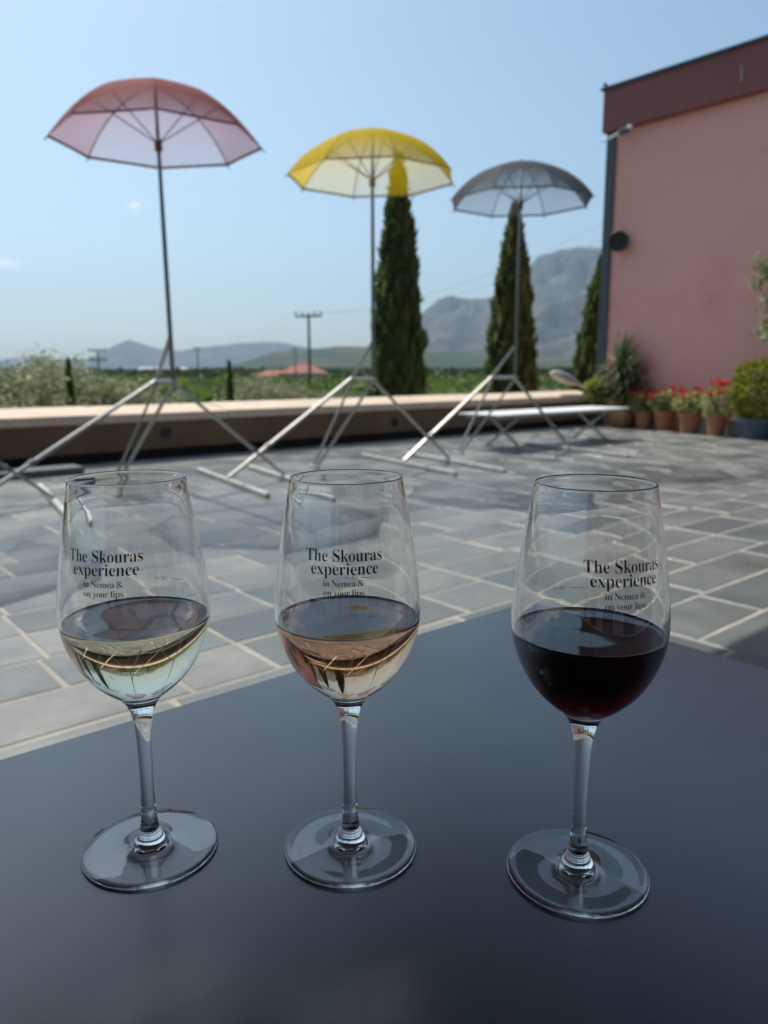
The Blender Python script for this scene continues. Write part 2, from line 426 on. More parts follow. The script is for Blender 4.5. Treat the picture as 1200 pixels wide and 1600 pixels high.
# ------------------------------------------------------------------ winery behind the camera with the awning that shades the table
wb = thing('winery_building', 'winery front behind the viewer whose deep awning shades the table', 'building', W(-2, -3.2, 0))
b = MB(); b.uvbox(-8, 3.7, -3.6, -3.2, -.004, 3.48); b.build('wall', PINK, wb)
b = MB(); b.uvbox(-8.1, 3.7, -3.7, 3.5, 3.5, 3.72); b.build('awning', AWN, wb)
b = MB()
for k in range(19): b.uvbox(-8.0+k*.6, -7.93+k*.6, -3.1, 3.35, 3.42, 3.497)
b.build('rafters', AWN, wb)
for k in range(5):
    u_ = -6.5 + k*2.1
    f_ = MB(); f_.uvbox(u_, u_+1.3, -3.197, -3.16, .05, 2.35); fo = f_.build('window', WHITE, wb)
    f_ = MB(); f_.uvbox(u_+.07, u_+1.23, -3.158, -3.15, .12, 2.28); f_.build('pane', GLASSW, fo)

# ------------------------------------------------------------------ table
def table_mat():
    m, n, l, b = mat('black_compact_laminate')
    l.new(ramp(n, l, noise(n, l, 5, 5, .6), [(.3, (.006,.009,.018)), (.7, (.009,.013,.023))]), b.inputs['Base Color'])
    rr = n.new('ShaderNodeMapRange'); l.new(noise(n, l, 9, 6, .65), rr.inputs[0])
    rr.inputs[1].default_value = .3; rr.inputs[2].default_value = .7; rr.inputs[3].default_value = .29; rr.inputs[4].default_value = .37
    l.new(rr.outputs[0], b.inputs['Roughness'])
    b.inputs['Specular IOR Level'].default_value = 1.0; b.inputs['Coat Weight'].default_value = .85; b.inputs['Coat Roughness'].default_value = .30; b.inputs['Coat IOR'].default_value = 1.7
    bump(n, l, b, noise(n, l, 900, 2, .6), .2, .0005)
    return m
TABM = table_mat()
tb = thing('table', 'matte black square table top carrying the three wine glasses', 'table', W(.05, .12, 0))
b = MB()
u0, u1, v0, v1, rc = -.655, .645, -.40, .518, .008
ring = []
for (cu, cv, a0) in ((u1-rc, v1-rc, 0), (u0+rc, v1-rc, 90), (u0+rc, v0+rc, 180), (u1-rc, v0+rc, 270)):
    for k in range(6):
        a = rad(a0 + 18*k); ring.append((cu+rc*math.cos(a), cv+rc*math.sin(a)))
n_ = len(ring); e = .0015
lay = [(0, .728), (0, .7385), (e, .74)]
cu, cv = (u0+u1)/2, (v0+v1)/2
for (ins, z) in lay:
    b.v += [W(cu+(a-cu)*(1-ins/.6), cv+(q-cv)*(1-ins/.45), z) for a, q in ring]
for L in range(2):
    for k in range(n_):
        b.f.append((L*n_+k, L*n_+(k+1) % n_, (L+1)*n_+(k+1) % n_, (L+1)*n_+k)); b.m.append(0)
b.f.append(tuple(2*n_+k for k in range(n_))); b.m.append(0)
b.f.append(tuple(reversed(range(n_)))); b.m.append(0)
b.build('tabletop', TABM, tb)
b = MB(); b.uvbox(-.5, .5, .40, .44, .68, .727); b.uvbox(-.5, .5, -.32, -.28, .68, .727); b.build('under_frame', DKGREY, tb)
for (a, q) in ((-.55, .42), (.55, .42), (-.55, -.3), (.55, -.3)):
    b = MB(); b.uvbox(a-.025, a+.025, q-.025, q+.025, 0.003, .727); b.build('leg', DKGREY, tb, bevel=.004)

# ------------------------------------------------------------------ wine glasses
def catmull(P, sub):
    P = [np.array(p, float) for p in P]; out = []
    for i in range(len(P)-1):
        p0, p1, p2, p3 = P[max(i-1, 0)], P[i], P[i+1], P[min(i+2, len(P)-1)]
        for k in range(sub):
            t_ = k/sub
            out.append(.5*((2*p1)+(-p0+p2)*t_+(2*p0-5*p1+4*p2-p3)*t_**2+(-p0+3*p1-3*p2+p3)*t_**3))
    out.append(P[-1]); return out
STEM = [(.0345,.0016),(.030,.0021),(.022,.0027),(.015,.0034),(.0105,.0044),(.0078,.0062),(.0063,.0088),(.0049,.0130),(.0041,.0185),(.0036,.0280),(.0034,.0380),(.0035,.0500),(.0038,.0610),(.0044,.0700),(.0057,.0770),(.0077,.0822),(.0102,.0856),(.0137,.0888),(.0191,.0928),(.0233,.0970),(.0268,.1016)]
BOWL = [(.0268,.1016),(.0315,.1100),(.0343,.1175),(.0358,.1226),(.0365,.1278),(.0366,.1340),(.0362,.1400),(.0347,.1540),(.0316,.1745),(.0294,.1870),(.0281,.1950),(.0275,.1983)]
prof_out = catmull(STEM[:-1] + BOWL, 6)
def fair(P, z0, z1, sig):               # even out the curvature of the bowl
    P = np.array(P); s_ = np.r_[0, np.cumsum(np.linalg.norm(np.diff(P, axis=0), axis=1))]
    st = .0004; S = np.arange(0, s_[-1], st); Q = np.stack([np.interp(S, s_, P[:, 0]), np.interp(S, s_, P[:, 1])], 1)
    k = int(3*sig/st); g_ = np.exp(-.5*(np.arange(-k, k+1)*st/sig)**2); g_ /= g_.sum()
    pad = np.concatenate([2*Q[0]-Q[k:0:-1], Q, 2*Q[-1]-Q[-2:-k-2:-1]])
    G = np.stack([np.convolve(pad[:, i], g_, 'valid') for i in (0, 1)], 1)
    w = (np.clip((Q[:, 1]-z0)/.003, 0, 1)*np.clip((z1-Q[:, 1])/.003, 0, 1))[:, None]
    return [tuple(q) for q in Q*(1-w)+G*w] + [tuple(P[-1])]
prof_out = fair(fair(prof_out, .0885, .196, .0042), .0895, .196, .003)
_keep = [0]
for k_ in range(1, len(prof_out)):
    if k_ == len(prof_out)-1 or math.dist(prof_out[k_], prof_out[_keep[-1]]) > .0011 or prof_out[k_][1] < .022: _keep.append(k_)
prof_out = [prof_out[k_] for k_ in _keep]
def offset_in(P, t):                    # shift a profile along its inward normal
    P = np.array(P); d = np.gradient(P, axis=0); d /= np.linalg.norm(d, axis=1)[:, None]
    return P + np.stack([-d[:, 1], d[:, 0]], 1)*np.array(t)[:, None]
_o = np.array(prof_out); _o = _o[_o[:, 1] > .0932]
_t = np.interp(_o[:, 1], [.0932, .099, .108, .13, .192, .1965, .1983], [.0017, .00125, .00105, .00095, .00095, .0011, .0011])
_in = [tuple(q) for q in offset_in(_o, _t)]
_in[-1] = (_in[-1][0], .1983)
prof_in = catmull([(0,.0890),(.0045,.0892),(.0090,.0900),(.0135,.0916)] + [_in[k] for k in range(0, len(_in), 4)] + ([_in[-1]] if (len(_in)-1) % 4 else []), 5)
def r_out(z):
    zs = [p[1] for p in prof_out]; return float(np.interp(z, zs, [p[0] for p in prof_out]))
def r_in(z):
    return float(np.interp(z, [p[1] for p in prof_in], [p[0] for p in prof_in]))
def glass_profile():
    p = [(0,.0012),(.010,.0011),(.022,.0007),(.030,.0003),(.0335,.0002),(.0347,.0004),(.03505,.0009),(.0349,.0014)]
    p += [tuple(q) for q in prof_out]
    p += [(.02748,.1987),(.0272,.19905),(.0268,.1991),(.02645,.1988)]
    p += [tuple(q) for q in reversed(prof_in)]
    p[-1] = (0, p[-1][1])
    return p
def glass_mat():
    m, n, l, b = mat('clear_glass')
    n.remove(b); gb = n.new('ShaderNodeBsdfGlass'); gb.inputs['IOR'].default_value = 1.65; gb.inputs['Roughness'].default_value = 0
    gb.inputs['Color'].default_value = (.992,.996,.995,1)
    l.new(gb.outputs[0], n['Material Output'].inputs[0])
    return m
GLASS = glass_mat()
def wine_mat(name, absorb, dens):
    m, n, l, b = mat(name)
    n.remove(b); gb = n.new('ShaderNodeBsdfGlass'); gb.inputs['IOR'].default_value = 1.34; gb.inputs['Roughness'].default_value = 0
    gb.inputs['Color'].default_value = (1,1,1,1)
    va = n.new('ShaderNodeVolumeAbsorption'); va.inputs[0].default_value = (*absorb, 1); va.inputs[1].default_value = dens
    l.new(gb.outputs[0], n['Material Output'].inputs['Surface']); l.new(va.outputs[0], n['Material Output'].inputs['Volume'])
    return m
WWINE = wine_mat('white_wine', (1.0,.915,.69), 20)
RWINE = wine_mat('rose_wine', (1.0,.735,.50), 30)
XWINE = wine_mat('red_wine', (.60,.02,.03), 215)
INK, n, l, b_ = mat('black_print'); b_.inputs['Base Color'].default_value = (.008,.008,.009,1); b_.inputs['Roughness'].default_value = .5
ETCH, n, l, b_ = mat('frosted_etching')
b_.inputs['Base Color'].default_value = (.6,.65,.7,1); b_.inputs['Roughness'].default_value = .7; b_.inputs['Alpha'].default_value = .22

def bold(s):
    return ''.join(chr(0x1D400+ord(c)-65) if 'A' <= c <= 'Z' else chr(0x1D41A+ord(c)-97) if 'a' <= c <= 'z' else chr(0x1D7CE+ord(c)-48) if '0' <= c <= '9' else c for c in s)
def text_mesh(s, offset=0, spacing=.86):
    c = bpy.data.curves.new('lettering', 'FONT'); c.body = s; c.align_x = 'CENTER'; c.offset = offset; c.space_character = spacing; c.resolution_u = 3
    o = bpy.data.objects.new('lettering', c); COL.objects.link(o)
    bpy.context.view_layer.update()
    dg = bpy.context.evaluated_depsgraph_get()
    me = bpy.data.meshes.new_from_object(o.evaluated_get(dg), depsgraph=dg)
    V = [v.co.copy() for v in me.vertices]; F = [tuple(p.vertices) for p in me.polygons]
    bpy.data.objects.remove(o); bpy.data.curves.remove(c); bpy.data.meshes.remove(me)
    return V, F
TXT = {k: text_mesh(bold(k), off, sp_) for k, off, sp_ in (('The Skouras', -.007, .97), ('experience', -.007, .97), ('in Nemea', -.009, .92), ('on your lips', -.009, .92))}
TXT['&'] = text_mesh('&', -.012, 1)
TXT['100 ml'] = text_mesh('100 ml', -.01, 1)
TXT['St\u00f6lzle'] = text_mesh('St\u00f6lzle', 0, 1)
def width(k): return max(v.x for v in TXT[k][0]) - min(v.x for v in TXT[k][0])
def put_text(mb, key, cx, z0, w, sy, phi0, c, mirror=False, dx=None):
    V, F = TXT[key]; x0, x1 = min(v.x for v in V), max(v.x for v in V)
    s = w/(x1-x0)
    out = []
    for v in V:
        z = z0 + v.y*sy
        r = r_out(z) + .00006
        x = (v.x-(x0+x1)/2)*s + cx
        a = phi0 + x/r
        out.append(c + Vector((r*math.sin(a), -r*math.cos(a), z)))
    mb.arr(out, F)
gp = glass_profile()
def wine_glass(label, loc, phi, fill, wname, wmat, wlabel, back_mark, etch_ang):
    c = Vector(loc)
    t_ = thing('wine_glass', label, 'wine glass', c, 'stemmed tasting glasses on the black table')
    b = MB(); b.lathe(gp, c, n=160); b.build('glass_body', GLASS, t_, smooth=True)
    # lettering printed on the bowl; phi measured from the side facing the viewer
    base = math.atan2(-c.x, c.y)            # direction of the viewer seen from the glass axis
    pz = rad(phi) - base*0
    a0 = math.atan2(-c.x, c.y) + rad(phi)
    b = MB()
    put_text(b, 'The Skouras', 0, .1645, .0362, .0080, a0, c)
    put_text(b, 'experience', .0004, .1585, .0318, .0080, a0, c)
    put_text(b, 'in Nemea', -.0020, .1532, .0150, .0043, a0, c)
    put_text(b, '&', .0078, .1532, .0030, .0043, a0, c)
    put_text(b, 'on your lips', .0, .1489, .0188, .0043, a0, c)
    b.build('printed_lettering', INK, t_)
    b = MB()
    put_text(b, '100 ml', 0, .1375, .0065, .0030, a0 + math.pi + rad(back_mark), c)
    for k in range(8):
        za, zb = .13835, .13865
        q0 = a0 + math.pi + rad(back_mark) - (.0062 + .0068*k/8)/.0363; q1 = a0 + math.pi + rad(back_mark) - (.0062 + .0068*(k+1)/8)/.0363
        f = lambda q, z: c + Vector(((r_out(z)+.00006)*math.sin(q), -(r_out(z)+.00006)*math.cos(q), z))
        b.quad(f(q1, za), f(q0, za), f(q0, zb), f(q1, zb))
    b.build('fill_mark', INK, t_)
    b = MB(); V, F = TXT['St\u00f6lzle']; x0, x1 = min(v.x for v in V), max(v.x for v in V); s = .011/(x1-x0)
    out = []
    for v in V:
        rr = .0285 - v.y*s*1.1; a = rad(etch_ang) + (v.x-(x0+x1)/2)*s/.0285
        zz = float(np.interp(rr, [.015,.022,.030,.0345], [.0034,.0027,.0021,.0016])) + .00008
        out.append(c + Vector((rr*math.sin(a), -rr*math.cos(a), zz)))
    b.arr(out, F); b.build('etched_mark', ETCH, t_)
    # the wine: outside surface runs in the middle of the glass wall so there is no air gap
    zf = fill
    pm = offset_in(prof_in, [-.0004]*len(prof_in)); pm[0] = (0, pm[0][1])
    pr = [(float(r), float(z)) for r, z in pm if z < zf]
    ri = r_in(zf+.0008) + .0004
    pr += [(ri, zf+.0010), (ri-.0006, zf+.00085), (ri-.0012, zf+.00038), (ri-.0021, zf+.0001), (ri-.0034, zf), (ri*.5, zf), (0, zf)]
    w_ = MB(); w_.lathe(pr, c, n=160)
    ob = w_.build(wname, wmat, origin=c + Vector((0,0,.09)), smooth=True)
    tag(ob, wlabel, 'wine', 'wine poured in the three glasses')
TZ = .7401
wine_glass('stemmed glass holding white wine, at the left end of the row', (-.1245, .3696, TZ), -23.5, .1275, 'white_wine', WWINE, 'pale yellow white wine half filling the left glass', 0, -5)
wine_glass('stemmed glass holding pink wine, in the middle of the row', (-.0183, .3704, TZ), -3, .1275, 'rose_wine', RWINE, 'pale salmon rose wine half filling the middle glass', 0, -75)
wine_glass('stemmed glass holding red wine, nearest the table corner', (.0971, .3491, TZ), 26, .1272, 'red_wine', XWINE, 'dark red wine half filling the glass near the table corner', 0, -105)

# ------------------------------------------------------------------ parasols on tripod stands
def sheer(name, thread, cover):
    m, n, l, b = mat(name)
    b.inputs['Base Color'].default_value = (*thread, 1); b.inputs['Roughness'].default_value = .8; b.inputs['Specular IOR Level'].default_value = .2
    tr = n.new('ShaderNodeBsdfTranslucent'); tr.inputs[0].default_value = (*thread, 1)
    m1 = n.new('ShaderNodeMixShader'); m1.inputs[0].default_value = .5
    l.new(b.outputs[0], m1.inputs[1]); l.new(tr.outputs[0], m1.inputs[2])
    tp = n.new('ShaderNodeBsdfTransparent')
    g_ = n.new('ShaderNodeNewGeometry'); dp = n.new('ShaderNodeVectorMath'); dp.operation = 'DOT_PRODUCT'
    l.new(g_.outputs['Incoming'], dp.inputs[0]); l.new(g_.outputs['Normal'], dp.inputs[1])
    ab = n.new('ShaderNodeMath'); ab.operation = 'ABSOLUTE'; l.new(dp.outputs['Value'], ab.inputs[0])
    mxx = n.new('ShaderNodeMath'); mxx.operation = 'MAXIMUM'; l.new(ab.outputs[0], mxx.inputs[0]); mxx.inputs[1].default_value = .08
    mp_ = n.new('ShaderNodeMath'); mp_.operation = 'POWER'; l.new(mxx.outputs[0], mp_.inputs[0]); mp_.inputs[1].default_value = 1.7
    dv = n.new('ShaderNodeMath'); dv.operation = 'DIVIDE'; dv.inputs[0].default_value = 1.05; l.new(mp_.outputs[0], dv.inputs[1])
    pw = n.new('ShaderNodeMath'); pw.operation = 'POWER'; pw.inputs[0].default_value = 1-cover; l.new(dv.outputs[0], pw.inputs[1])
    m2 = n.new('ShaderNodeMixShader'); l.new(pw.outputs[0], m2.inputs[0])
    l.new(m1.outputs[0], m2.inputs[1]); l.new(tp.outputs[0], m2.inputs[2])
    l.new(m2.outputs[0], n['Material Output'].inputs[0])
    return m
def hem(name, c): return simple(name, c, rough=.8)
RC, HCN = .80, .41
def parasol(label, E2, top, rot, fab, hemm, rib_m, canopy_label):
    E2 = Vector((*E2, .90))
    t_ = thing('parasol', label, 'parasol', (E2.x, E2.y, 0), 'sheer parasols on tripod stands across the terrace')
    top = Vector(top)                           # apex of the canopy
    axis = (top - E2).normalized(); x, y, _ = onb(axis)
    rim_c = top - axis*HCN
    def P(a, f, sag=0):                         # f: 0 apex .. 1 rim tip along the rib
        th = f*2*math.atan(HCN/RC); Rr = (RC*RC+HCN*HCN)/(2*HCN)
        r = Rr*math.sin(th); h = HCN - Rr*(1-math.cos(th))
        return rim_c + (x*math.cos(a) + y*math.sin(a))*(r*(1-sag*.9)) + axis*(h - sag*.12*f)
    NR = 8; SUB = 8; RW = 14
    can = MB(); hm = MB()
    def pt(i, k, f):
        a0 = rot + 2*math.pi*i/NR; a1 = rot + 2*math.pi*(i+1)/NR; s = k/SUB
        A_, B_ = P(a0, f), P(a1, f)
        ch = A_.lerp(B_, s)                     # straight chord between the ribs
        arc = P(a0 + (a1-a0)*s, f)
        q = ch.lerp(arc, .45)
        inn = 4*s*(1-s)*(f**6)*.045
        return q + (rim_c + axis*.0 - q)*inn
    for i in range(NR):
        base = len(can.v)
        for j in range(RW+1):
            for k in range(SUB+1): can.v.append(pt(i, k, j/RW))
        for j in range(RW):
            for k in range(SUB):
                a = base + j*(SUB+1)+k; can.f.append((a, a+SUB+1, a+SUB+2, a+1)); can.m.append(0)
        for k in range(SUB):
            o0, o1 = pt(i, k, 1.0), pt(i, k+1, 1.0); i0, i1 = pt(i, k, .975), pt(i, k+1, .975)
            o_ = -axis*.003
            hm.quad(o0+o_, o1+o_, i1+o_, i0+o_)
    cn = can.build('canopy', fab, t_, smooth=True); cn['label'] = canopy_label
    hm.build('hem', hemm, cn)
    for i in range(NR):
        a = rot + 2*math.pi*i/NR
        b = MB(); b.tube([P(a, f) - axis*.008 for f in np.linspace(.02, 1.0, 12)] + [P(a, 1.03)], .0052, n=6); rb = b.build('rib', rib_m, t_, smooth=True)
        b = MB(); b.tube([top - axis*(HCN*1.02), P(a, .52) - axis*.01], .0045, n=6); b.build('stretcher', rib_m, t_, smooth=True)
    b = MB(); b.tube([E2, E2.lerp(top, .5), top + axis*.0], [.020, .018, .013], n=12); b.build('mast', POSTG, t_, smooth=True)
    b = MB(); b.tube([top - axis*(HCN*1.02) - axis*.05, top - axis*(HCN*1.02) + axis*.03], .03, n=12); b.build('runner', rib_m, t_, smooth=True)
    b = MB(); b.tube([top - axis*.01, top + axis*.02, top + axis*.05], [.022, .014, .004], n=10); b.build('finial', rib_m, t_, smooth=True)
    E1 = E2 + Vector((-.215, .29, 0))
    w_ = Vector((.5, -.866, 0)); up_ = Vector((0, 0, 1))
    b = MB(); b.bar(E1 - (E2-E1)*.06, E2 + (E2-E1)*.08, .05, .035); b.build('top_bar', LEGM, t_, bevel=.004)
    b = MB(); b.bar(E1 + up_*.02, E2 + axis*.36, .03, .022); b.build('brace', LEGM, t_, bevel=.003)
    gz = lambda dx, dy, z: Vector((E2.x+dx, E2.y+dy, z))
    L1, L4, L3 = gz(-1.28, -.84, .05), gz(.80, .62, .05), gz(-.60, .18, .02)
    def leg(a, c, wd, ht, joint):
        b = MB(); b.bar(a, c, wd, ht); lo = b.build('leg', LEGM, t_, bevel=.004)
        if joint:
            m_ = Vector(a).lerp(Vector(c), .71); d_ = (Vector(c)-Vector(a)).normalized()
            b = MB(); b.bar(m_-d_*.025, m_+d_*.025, wd+.012, ht+.012); b.build('joint', JOINT, lo, bevel=.003)
    leg(E1 + up_*.01, L1, .042, .028, True); leg(E2 - up_*.01, L4, .030, .024, True)
    leg(E1 - up_*.02, L3 + Vector((-.02, 0, 0)), .026, .022, False); leg(E2 - up_*.02, L3 + Vector((.02, 0, 0)), .03, .022, False)
    for L_ in (L1, L4):
        b = MB(); c_ = Vector((L_.x, L_.y, .026)); b.bar(c_ - w_*.92, c_ + w_*.95, .042, .038); b.build('foot_bar', BARW, t_, bevel=.006)
    b = MB(); c_ = Vector((L3.x, L3.y, .018)); b.bar(c_ - w_*.12, c_ + w_*.06, .05, .03); b.build('foot_plate', BARW, t_, bevel=.004)
    return t_
REDF = sheer('sheer_red_mesh', (.42,.125,.115), .26); REDH = hem('red_hem', (.30,.09,.085)); REDR = simple('red_brown_rib', (.22,.085,.075), rough=.5)
YELF = sheer('sheer_yellow_mesh', (.80,.56,.008), .27); YELH = hem('olive_hem', (.42,.38,.12)); YELR = simple('tan_rib', (.38,.30,.13), rough=.5)
GRYF = sheer('sheer_grey_mesh', (.12,.125,.135), .25); GRYH = hem('grey_hem', (.10,.11,.12)); GRYR = simple('grey_rib', (.10,.10,.105), rough=.5)
parasol('parasol with a sheer red canopy, left of the yellow one', (-1.71, 6.33), (-1.735, 6.33, 3.12), rad(30), REDF, REDH, REDR, 'sheer red canopy')
parasol('parasol with a sheer yellow canopy, in front of the tallest cypress', (-.10, 7.59), (-.10, 7.59, 3.14), rad(30), YELF, YELH, YELR, 'sheer yellow canopy')
parasol('parasol with a sheer dark grey canopy, nearest the pink building', (1.49, 8.85), (1.50, 8.85, 3.18), rad(30), GRYF, GRYH, GRYR, 'sheer dark grey canopy')
parasol('parasol mostly out of view, its pale leg and foot bar crossing at the left', (-3.28, 5.07), (-3.28, 5.07, 3.17), rad(5), GRYF, GRYH, GRYR, 'sheer grey canopy')

# ------------------------------------------------------------------ white slatted bench by the parapet
be = thing('bench', 'long white slatted bench on crossed legs beside the parapet', 'bench', W(8.9, 6.5, 0))
b = MB()
for k in range(5): b.uvbox(6.98, 9.75, 6.15+k*.138, 6.15+k*.138+.13, .436, .454)
b.build('seat', WHITE, be, bevel=.004)
b = MB(); b.uvbox(7.06, 9.67, 6.23, 6.26, .40, .434); b.uvbox(7.06, 9.67, 6.74, 6.77, .40, .434); b.build('seat_rail', LAMPG, be)
for u_ in (7.45, 9.3):
    for (a, c) in ((6.24, 6.76), (6.76, 6.24)):
        b = MB(); du = .03 if a < c else 0
        b.bar(W(u_+du, a, .02), W(u_+du, c, .40), .025, .03); b.build('leg', LEGM, be)
    b = MB(); b.uvbox(u_-.02, u_+.05, 6.18, 6.82, .003, .02); b.build('foot_rail', LEGM, be)
# dark planks lying by the parapet, left
pl = thing('plank_stack', 'dark grey boards lying on the paving at the foot of the parapet', 'boards', W(1.6, 7.6, 0))
b = MB(); b.uvbox(-1.2, 2.55, 7.55, 7.85, .003, .07); b.build('lower_board', PLANK, pl, bevel=.005)
b = MB(); b.uvbox(-1.6, 1.9, 7.72, 7.98, .072, .13); b.build('upper_board', PLANK, pl, bevel=.005)
# lamp head on the parapet
lp = thing('parapet_lamp', 'pale oval lamp head on a short arm at the parapet end', 'lamp', W(11.75, 8.42, .58))
hd0, hd1 = W(10.9, 8.42, .93), W(11.62, 8.42, .73)
b = MB(); d_ = (hd1-hd0).normalized(); x_, y_, _ = onb(d_)
for i, (f, r) in enumerate(((0,.02),(.05,.09),(.2,.135),(.5,.14),(.8,.10),(1,.045))):
    c_ = hd0.lerp(hd1, f)
    for k in range(16):
        a = 2*math.pi*k/16; b.v.append(c_ + x_*math.cos(a)*r + y_*math.sin(a)*r*.62)
for i in range(5):
    for k in range(16):
        b.f.append((i*16+k, i*16+(k+1) % 16, (i+1)*16+(k+1) % 16, (i+1)*16+k)); b.m.append(0)
b.f.append(tuple(range(16))); b.m.append(0); b.f.append(tuple(reversed(range(80, 96)))); b.m.append(0)
b.build('lamp_head', LAMPG, lp, smooth=True)
b = MB(); b.tube([hd1 - d_*.03, W(11.8, 8.42, .69), W(11.93, 8.42, .585)], .03, n=10); b.build('arm', LAMPG, lp, smooth=True)

# ------------------------------------------------------------------ pots and plants by the pink wall
def pot(name, label, c, r, h, m, group=None, cat='pot', bulge=0, block=None):
    c = Vector(c); t_ = thing(name, label, cat, c, group)
    b = MB()
    if bulge: pr = [(0,.002),(r*.62,.002),(r*.85,h*.2),(r*1.0,h*.5),(r*.97,h*.75),(r*.80,h*.9),(r*.86,h*.97),(r*.84,h),(r*.74,h),(r*.72,h*.9),(0,h*.9)]
    else: pr = [(0,.002),(r*.70,.002),(r*.92,h*.78),(r*.94,h*.8),(r*1.02,h*.8),(r*1.04,h),(r*.92,h),(r*.9,h*.88),(0,h*.88)]
    b.lathe(pr, c, n=28); b.build('vessel', m, t_, smooth=False, bevel=0)
    b = MB(); b.lathe([(r*.7, h*.885),(r*.4, h*.91),(0, h*.92)], c, n=16); b.build('soil', SOIL, t_)
    return t_
pot('plant_pot', 'round ochre glazed pot holding the spiky yucca', W(11.75, 7.58, 0), .235, .37, OCHRE, bulge=1)
GP = [(11.72, 7.12, .155, .30, 'terracotta pot behind the others, close to the ochre pot'),
      (11.66, 6.72, .165, .32, 'terracotta pot between the ochre pot and the pale block'),
      (11.47, 6.18, .165, .31, 'terracotta pot standing forward in the middle of the geranium row'),
      (11.32, 5.66, .155, .31, 'terracotta pot beside the round box bush')]
for (u_, v_, r, h, lab) in GP: pot('plant_pot', lab, W(u_, v_, 0), r, h, TERRA, 'terracotta pots along the pink wall')
pot('plant_pot', 'wide blue grey pot holding the clipped round bush', W(11.25, 4.98, 0), .33, .30, BLUEP)
for (u_, v_, lab) in ((11.66, 5.95, 'pale stone block between two terracotta pots'), (11.6, 5.42, 'pale stone block beside the blue grey pot')):
    b = MB()
    b.uvbox(u_-.1, u_+.1, v_-.17, v_+.17, .003, .12); b.uvbox(u_-.095, u_+.095, v_-.15, v_+.16, .122, .24)
    tag(b.build('stone_block', BLOCK, origin=W(u_, v_, 0), bevel=.01), lab, 'stone block', 'stone blocks among the pots')
def stems(mb, c, n, r, h, rr=.006, seed=0):
    q = random.Random(seed)
    for _ in range(n):
        a = q.random()*6.283; s = q.random()*r
        mb.tube([c, c + Vector((math.cos(a)*s*.5, math.sin(a)*s*.5, h*.55)), c + Vector((math.cos(a)*s, math.sin(a)*s, h*(.75+.25*q.random())))], [rr, rr*.8, rr*.5], n=5)
def geranium(label, c, r, h, seed, nf):
    c = Vector(c); q = np.random.default_rng(seed)
    t_ = thing('geranium', label, 'flower', c, 'red geraniums in the terracotta pots')
    b = MB(); stems(b, c, 9, r*.8, h*.9, seed=seed); b.build('stem', BARK, t_)
    n = 640; d = q.normal(size=(n, 3)); d /= np.linalg.norm(d, axis=1)[:, None]
    P = d * q.uniform(.35, 1, n)[:, None]**.5 * np.array([r, r, h*.5]) + np.array([c.x, c.y, c.z + h*.45])
    P += q.normal(size=(n, 3))*.02
    V, F = leaves(P, .05, 1.1, up=.4, seed=seed); meshnp('foliage', V, F, GERL, t_, origin=c)
    for k in range(nf):
        a = q.uniform(0, 6.28); s = q.uniform(.2, .95)*r
        fc = np.array([c.x + math.cos(a)*s, c.y + math.sin(a)*s, c.z + h*q.uniform(.7, 1.12)])
        m_ = 26; dd = q.normal(size=(m_, 3)); dd /= np.linalg.norm(dd, axis=1)[:, None]
        V, F = leaves(fc + dd*np.array([.05,.05,.038])*q.uniform(.5, 1, m_)[:, None], .036, 1.05, seed=seed*31+k)
        meshnp('flower_head', V, F, GERF, t_, origin=c)
gl = ['red geranium in the pot nearest the ochre pot', 'red geranium in the second pot from the ochre pot', 'red geranium in the pot standing forward mid row', 'red geranium in the pot beside the round box bush']
for k, (u_, v_, r, h, lab) in enumerate(GP):
    geranium(gl[k], W(u_, v_, h*.9), .25 + .02*(k == 3), .38 + .1*(k == 3), 40+k, (8, 11, 10, 12)[k])
# low red flowers trailing from the ochre pot's side
# yucca in ochre pot
yc = W(11.75, 7.58, .33); t_ = thing('yucca', 'spiky variegated yucca rising from the ochre pot', 'plant', yc)
b = MB(); b.tube([yc, yc+Vector((.01,0,.35)), yc+Vector((-.01,.01,.75))], [.03,.026,.02], n=8); b.tube([yc, yc+Vector((.09,.03,.3)), yc+Vector((.12,.02,.5))], [.024,.02,.016], n=8); b.build('trunk', BARK, t_)
V_, F_ = [], []
q = random.Random(3); k0 = 0
for (hc_, nl, ln_) in ((Vector((-.01,.01,.74)), 130, .52), (Vector((.12,.02,.5)), 110, .46), (Vector((.0,0,.32)), 130, .44)):
    for _ in range(nl):
        a = q.random()*6.283; el = q.uniform(-.35, 1.45); L_ = ln_*q.uniform(.8, 1.3)
        d = Vector((math.cos(a)*math.cos(el), math.sin(a)*math.cos(el), math.sin(el))); s = Vector((-math.sin(a), math.cos(a), 0))*.026
        o = yc + hc_ + Vector((0,0,q.uniform(-.22,.05))); m_ = o + d*L_*.55; e_ = o + d*L_ + Vector((0,0,-.14*L_*math.cos(el)))
        V_ += [o-s*.6, o+s*.6, m_+s, m_-s, e_+s*.1, e_-s*.1]; F_ += [(k0,k0+1,k0+2,k0+3), (k0+3,k0+2,k0+4,k0+5)]; k0 += 6
b = MB(); b.arr(V_, F_); b.build('foliage', YUC, t_)
# yellow-green shrub beside it
sc_ = W(11.6, 7.98, .0); t_ = thing('shrub', 'pale yellow green leafy shrub between lamp and yucca', 'shrub', sc_)
b = MB(); stems(b, sc_, 8, .25, .9, .01, 5); b.build('stem', BARK, t_)
q = np.random.default_rng(5); n = 520; d = q.normal(size=(n, 3)); d /= np.linalg.norm(d, axis=1)[:, None]
P = d*(q.uniform(.3, 1, n)**.5)[:, None]*np.array([.24,.24,.26]) + np.array([sc_.x, sc_.y, .62])
V, F = leaves(P, .06, 1.9, up=.3, seed=6); meshnp('foliage', V, F, YGR, t_, origin=sc_)
